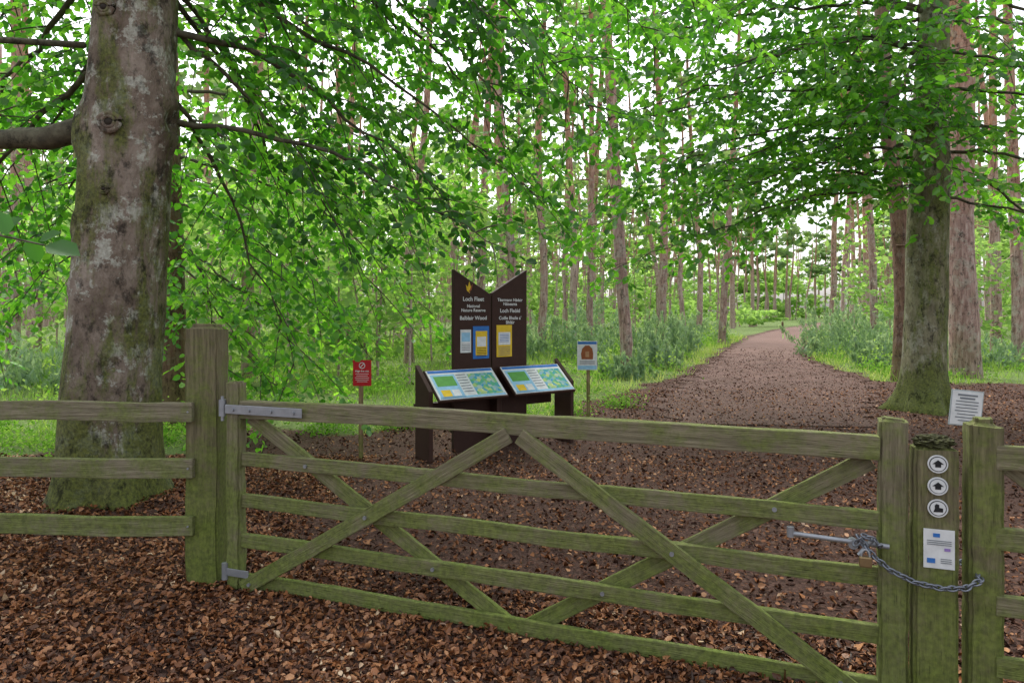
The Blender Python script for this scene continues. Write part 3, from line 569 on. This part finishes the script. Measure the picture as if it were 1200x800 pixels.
for z,k in ((1.058,0),(.965,1),(.872,2)):
    disc('waymark_disc',3.74,z,.071,.038,.004,M_white); disc('waymark_ring',3.74,z,.075,.032,.0015,M_blk if k!=1 else M_txt); disc('waymark_face',3.74,z,.0765,.0285,.0015,M_white)
    if k<2:
        bm=bmesh.new(); vs=[bm.verts.new(c) for c in [(-.022,0,0),(0,.018,0),(.022,0,0),(.011,0,0),(.011,-.013,0),(-.011,-.013,0),(-.011,0,0)]]; bm.faces.new(vs)
    else:
        bm=bmesh.new(); vs=[bm.verts.new(c) for c in [(-.018,-.016,0),(.018,-.014,0),(.018,.002,0),(.004,.004,0),(.004,.016,0),(-.006,.02,0),(-.013,.012,0),(-.012,.0,0)]]; bm.faces.new(vs)
    me=bpy.data.meshes.new('waymark_arrow'); bm.to_mesh(me); bm.free(); me.materials.append(M_blk); ob=bpy.data.objects.new('waymark_arrow',me); COL.objects.link(ob)
    ob.parent=E; ob.matrix_parent_inverse=Matrix.Translation(E.location).inverted(); ob.matrix_basis=frame(GP(3.74,z,.0795),G3,U3,C3)
box('notice_plate',(.115,.165,.003),M_white,frame(GP(3.745,.70,.0705),G3,U3,C3),E,.001)
box('notice_logo_1',(.025,.016,.001),M_blue,frame(GP(3.735,.758,.074),G3,U3,C3),E,0); box('notice_logo_2',(.022,.012,.001),M_purp,frame(GP(3.775,.70,.074),G3,U3,C3),E,0)
box('notice_flag',(.030,.020,.001),M_blue,frame(GP(3.715,.65,.074),G3,U3,C3),E,0)
for k in range(3): box('notice_line',(.09,.003,.001),M_txt,frame(GP(3.745,.735-.008*k,.074),G3,U3,C3),E,0)
for k in range(3): box('notice_line',(.04,.003,.001),M_txt,frame(GP(3.77,.66-.008*k,.074),G3,U3,C3),E,0)
bm=bmesh.new(); bmesh.ops.create_icosphere(bm,subdivisions=4,radius=1)
for v in bm.verts:
    k=1+.35*mnoise.noise(v.co*4)+.2*mnoise.noise(v.co*13); v.co=Vector((v.co.x*.075*k,v.co.y*.06*k,v.co.z*.03*k))
me=bpy.data.meshes.new('moss_cap'); bm.to_mesh(me); bm.free()
mo,nt,b=newmat('dark_moss'); nt.links.new(ramp(nt,noise(nt,objco(nt),60,5),[(.3,(.02,.018,.01)),(.7,(.08,.085,.03))]),b.inputs['Base Color']); bump(nt,b,noise(nt,objco(nt),90,5),1,.01); me.materials.append(mo)
ob=bpy.data.objects.new('moss_cap',me); COL.objects.link(ob); ob.parent=E; ob.matrix_parent_inverse=Matrix.Translation(E.location).inverted(); ob.matrix_basis=Matrix.Translation((pc[0],pc[1],1.14))@Matrix.Rotation(ga,4,'Z')
E=empty('gate_hanging_post',(-1.93,4.33,0)); post('post',-1.93,4.33,-.15,1.62,.205,.18,0,M_postz,E,'round',.012)
E=empty('wooden_fence',(-4,4.25,0))
for i,z in enumerate((1.085,.737,.382)): beam('rail_%d'%(i+1),(-6.6,4.30,z+.004),(-1.965,4.212,z),.04,.118,M_fencex,E,(0,-1,0),warp=.016)
post('post_1',-4.9,4.37,-.15,1.25,.14,.12,0,M_postz,E); post('post_2',-6.5,4.4,-.15,1.25,.14,.12,0,M_postz,E)
for z in (1.085,.737,.382): cyl('nail',(-1.99,4.185,z),(-1.99,4.193,z),.006,M_galv,E,8)
pr=GP(3.92,0); E=empty('wooden_fence.001',(pr[0],pr[1],0))
post('post_1',pr[0],pr[1],-.15,1.25,.125,.125,ga,M_postz,E,'round')
for i,(z,h) in enumerate(((1.10,.10),(.765,.09),(.49,.085),(.235,.085))): beam('rail_%d'%(i+1),GP(3.95,z,.05),GP(6.4,z-.01,.05),.036,h,M_railx,E,fc)
beam('brace',GP(4.02,1.06,0),GP(5.2,.1,0),.026,.085,M_railx,E,fc); q=GP(6.4,0); post('post_2',q[0],q[1],-.15,1.25,.125,.125,ga,M_postz,E)
E=empty('notice_sign',(3.0,4.5,0)); R_=Matrix.Rotation(math.radians(6),4,'Y')
post('stake',3.02,4.52,-.1,1.12,.045,.03,0,M_stake,E,'flat',.002)
Ms=Matrix.Translation((2.99,4.495,1.065))@R_@Matrix.Rotation(math.radians(90),4,'X')
box('plate',(.215,.235,.004),M_grey,Ms,E,.001); 
box('plate_inner',(.20,.22,.001),M_white,Ms@Matrix.Translation((0,0,.0035)),E,0)
for k,w in enumerate((.13,.10,.15,.15,.14,.15,.12,.14,.1)): box('print_line',(w,.006 if k>1 else .011,.001),M_txt,Ms@Matrix.Translation((0,.085-.021*k,.006)),E,0)
E=empty('red_warning_sign',(-1.73,7.8,0)); post('stake',-1.73,7.82,-.1,.98,.05,.04,0,M_stake,E,'flat',.002)
Ms=Matrix.Translation((-1.71,7.79,1.0))@Matrix.Rotation(math.radians(90),4,'X')
box('plate',(.21,.295,.006),M_red,Ms,E,.001)
cyl('symbol',Ms@Vector((0,.085,.003)),Ms@Vector((0,.085,.006)),.036,M_white,E,24); cyl('symbol_inner',Ms@Vector((0,.085,.006)),Ms@Vector((0,.085,.008)),.028,M_red,E,24)
box('symbol_bar',(.056,.009,.001),M_white,Ms@Matrix.Translation((0,.085,.0095))@Matrix.Rotation(.78,4,'Z'),E,0)
text('High fire risk',.030,M_white,Ms@Matrix.Translation((0,.012,.005)),E)
for k,w in enumerate((.15,.13,.16,.15,.12)): box('print_line',(w,.005,.001),M_white,Ms@Matrix.Translation((0,-.01-.022*k,.005)),E,0)
E=empty('dog_notice_sign',(1.21,10.9,0)); post('stake',1.22,10.93,-.1,1.1,.055,.045,0,M_stake,E,'flat',.002)
Ms=Matrix.Translation((1.2,10.89,1.0))@Matrix.Rotation(math.radians(90),4,'X')
box('plate',(.32,.46,.006),M_white,Ms,E,.001); box('header',(.30,.04,.001),M_blue,Ms@Matrix.Translation((0,.20,.005)),E,0); box('footer',(.30,.06,.001),M_lblue,Ms@Matrix.Translation((0,-.19,.005)),E,0)
bm=bmesh.new(); vs=[bm.verts.new(c) for c in [(-.09,-.09,0),(.09,-.09,0),(.095,.0,0),(.08,.08,0),(.03,.13,0),(-.03,.13,0),(-.08,.08,0),(-.1,.0,0)]]; bm.faces.new(vs)
me=bpy.data.meshes.new('dog_photo'); bm.to_mesh(me); bm.free(); me.materials.append(M_or); ob=bpy.data.objects.new('dog_photo',me); COL.objects.link(ob); ob.parent=E; ob.matrix_parent_inverse=Matrix.Translation(E.location).inverted(); ob.matrix_basis=Ms@Matrix.Translation((0,.03,.006))
box('dog_face',(.06,.09,.001),simple('tan_print',(.45,.25,.13)),Ms@Matrix.Translation((0,.02,.0075)),E,0)
for k in range(3): box('print_line',(.24,.008,.001),M_txt,Ms@Matrix.Translation((0,-.09-.02*k,.005)),E,0)
u=Vector((.82,.572,0)).normalized(); nv=Vector((u.y,-u.x,0)); C=Vector((-.27,8.55,0))
E=empty('interpretation_board',tuple(C))
def BP(a,n_,z): return C+u*a+nv*n_+Vector((0,0,z))
def prism(name,poly,th,M,mat):
    bm=bmesh.new(); f=[bm.verts.new((x,y,-th/2)) for x,y in poly]; fa=bm.faces.new(f); r=bmesh.ops.extrude_face_region(bm,geom=[fa])
    for v in r['geom']:
        if isinstance(v,bmesh.types.BMVert): v.co.z+=th
    bmesh.ops.recalc_face_normals(bm,faces=bm.faces); bmesh.ops.bevel(bm,geom=bm.edges[:],offset=.004,segments=1,affect='EDGES')
    me=bpy.data.meshes.new(name); bm.to_mesh(me); bm.free(); me.materials.append(mat); ob=bpy.data.objects.new(name,me); COL.objects.link(ob)
    ob.parent=E; ob.matrix_parent_inverse=Matrix.Translation(E.location).inverted(); ob.matrix_basis=M
FB=frame(C,u,U3,nv)
def FBt(x,y,z): return FB@Matrix.Translation((x,y,z))
prism('board_left',[(-.545,-.1),(-.008,-.1),(-.008,1.91),(-.545,2.21)],.06,FB,M_dbrown)
prism('board_right',[(.008,-.1),(.545,-.1),(.545,2.24),(.008,1.93)],.06,FBt(0,0,-.005),M_dbrown)
text('Loch Fleet',.072,M_white,FBt(-.27,1.83,.034),E); text('National\nNature Reserve',.054,M_white,FBt(-.27,1.75,.034),E); text('Balblair Wood',.066,M_white,FBt(-.27,1.60,.034),E)
text('Tèarmann Nàdair\nNàiseanta',.054,M_white,FBt(.28,1.83,.03),E); text('Loch Fleòid',.066,M_white,FBt(.28,1.69,.03),E); text('Coille Bhaile a\'\nBhlàir',.058,M_white,FBt(.28,1.60,.03),E)
for k,(dx,dy,rot,mt) in enumerate([(-.02,.0,.5,M_yel),(.02,.01,-.5,M_or),(0,.035,0,M_yel)]):
    bm=bmesh.new(); vs=[bm.verts.new(c) for c in [(0,-.06,0),(.022,-.01,0),(0,.06,0),(-.022,-.01,0)]]; bm.faces.new(vs); me=bpy.data.meshes.new('emblem_leaf'); bm.to_mesh(me); bm.free(); me.materials.append(mt); ob=bpy.data.objects.new('emblem_leaf',me); COL.objects.link(ob)
    ob.parent=E; ob.matrix_parent_inverse=Matrix.Translation(E.location).inverted(); ob.matrix_basis=FBt(-.33+dx,1.975+dy,.033+.001*k)@Matrix.Rotation(rot,4,'Z')
def sheet(x,y,w,h,mt,z=.033,t=.003): box('poster',(w,h,t),mt,FBt(x,y,z),E,0)
sheet(-.38,1.34,.15,.28,M_white); sheet(-.38,1.39,.12,.11,M_lblue,.036,.001)
for k in range(4): sheet(-.38,1.30-.022*k,.12,.007,M_txt,.036,.001)
sheet(-.16,1.32,.235,.40,M_blue); sheet(-.155,1.31,.17,.30,M_yel,.036,.001); sheet(-.155,1.33,.13,.12,M_white,.0375,.001)
sheet(.19,1.33,.235,.40,M_yel,.028); sheet(.19,1.36,.18,.16,M_white,.031,.001)
for k in range(5): sheet(.19,1.25-.024*k,.18,.008,M_txt,.031,.001)
for k in range(6): sheet(-.155,1.25-.02*k,.14,.006,M_blk,.0375,.001)
for k in range(5): sheet(.19,1.41-.022*k,.14,.007,M_blue,.0325,.001)
for nme,a in (('support_left',-1.03),('support_right',1.03)):
    prism(nme,[(.02,-.1),(.36,-.1),(.36,.80),(.02,1.08)],.055,frame(BP(a,0,0),nv,U3,Vector((-u.x,-u.y,0))),M_dbrown)
prism('support_middle',[(.032,-.1),(.20,-.1),(.20,.75),(.032,.93)],.07,frame(BP(0,0,0),nv,U3,Vector((-u.x,-u.y,0))),M_dbrown)
yv=(-nv*.40+Vector((0,0,.33))).normalized(); zv=u.cross(yv)
for nme,a0,a1 in (('panel_left',-.99,-.05),('panel_right',.05,.99)):
    o=BP((a0+a1)/2,.28,.845); Mp=frame(o,u,yv,zv); w=a1-a0
    box(nme+'_tray',(w,.50,.03),M_dbrown,Mp,E,.004); box(nme,(w-.03,.465,.006),M_white,Mp@Matrix.Translation((0,0,.019)),E,.001)
    q=lambda x,y,ww,hh,mt,z=.0235: box(nme+'_print',(ww,hh,.001),mt,Mp@Matrix.Translation((x,y,z)),E,0)
    q(0,.205,w-.06,.04,M_blue); q(-.27,-.03,.32,.38,M_lblue); q(-.27,.05,.26,.16,M_grn,.025); q(.24,-.02,.36,.34,M_map)
    for k in range(7): q(-.03,.14-.045*k,.13,.012,M_txt)
    q(-.33,-.14,.12,.10,M_yel,.025); q(-.2,-.14,.10,.10,M_white,.025); q(0,-.21,w-.06,.03,M_lblue)
box('back_rail',(2.0,.10,.12),M_dbrown,frame(BP(0,-.09,.55),u,-nv,U3),E,.005)
E=empty('wooden_bollard',(21.4,54,0)); zb=float(H(21.4,54)); post('post',21.4,54,zb-.1,zb+.9,.13,.13,0,M_dark,E)
# ---------------------------------------------------------------- light
w=bpy.data.worlds.new('World'); S.world=w; w.use_nodes=True; nt=w.node_tree; bg=nt.nodes['Background']
sk=N(nt,'ShaderNodeTexSky',sky_type='NISHITA'); sk.sun_disc=False; sk.sun_elevation=math.radians(58); sk.sun_rotation=math.radians(-15); sk.dust_density=4; sk.air_density=1.0
hs=N(nt,'ShaderNodeHueSaturation'); hs.inputs['Saturation'].default_value=.25; hs.inputs['Value'].default_value=2.5
nt.links.new(sk.outputs[0],hs.inputs['Color']); nt.links.new(hs.outputs[0],bg.inputs[0]); bg.inputs[1].default_value=.15
sl=bpy.data.lights.new('sun','SUN'); sl.energy=1.5; sl.angle=math.radians(15); sl.color=(1,.96,.9); so=bpy.data.objects.new('sun',sl); COL.objects.link(so)
so.rotation_euler=(math.radians(-32),0,math.radians(15))
cam=bpy.data.cameras.new('camera'); cam.lens=24; cam.sensor_width=36; cam.clip_end=1500; cam.clip_start=.05; cam.shift_y=-35/1200
co_=bpy.data.objects.new('camera',cam); COL.objects.link(co_); co_.location=(0,0,1.7); co_.rotation_euler=(math.radians(90),0,0); S.camera=co_
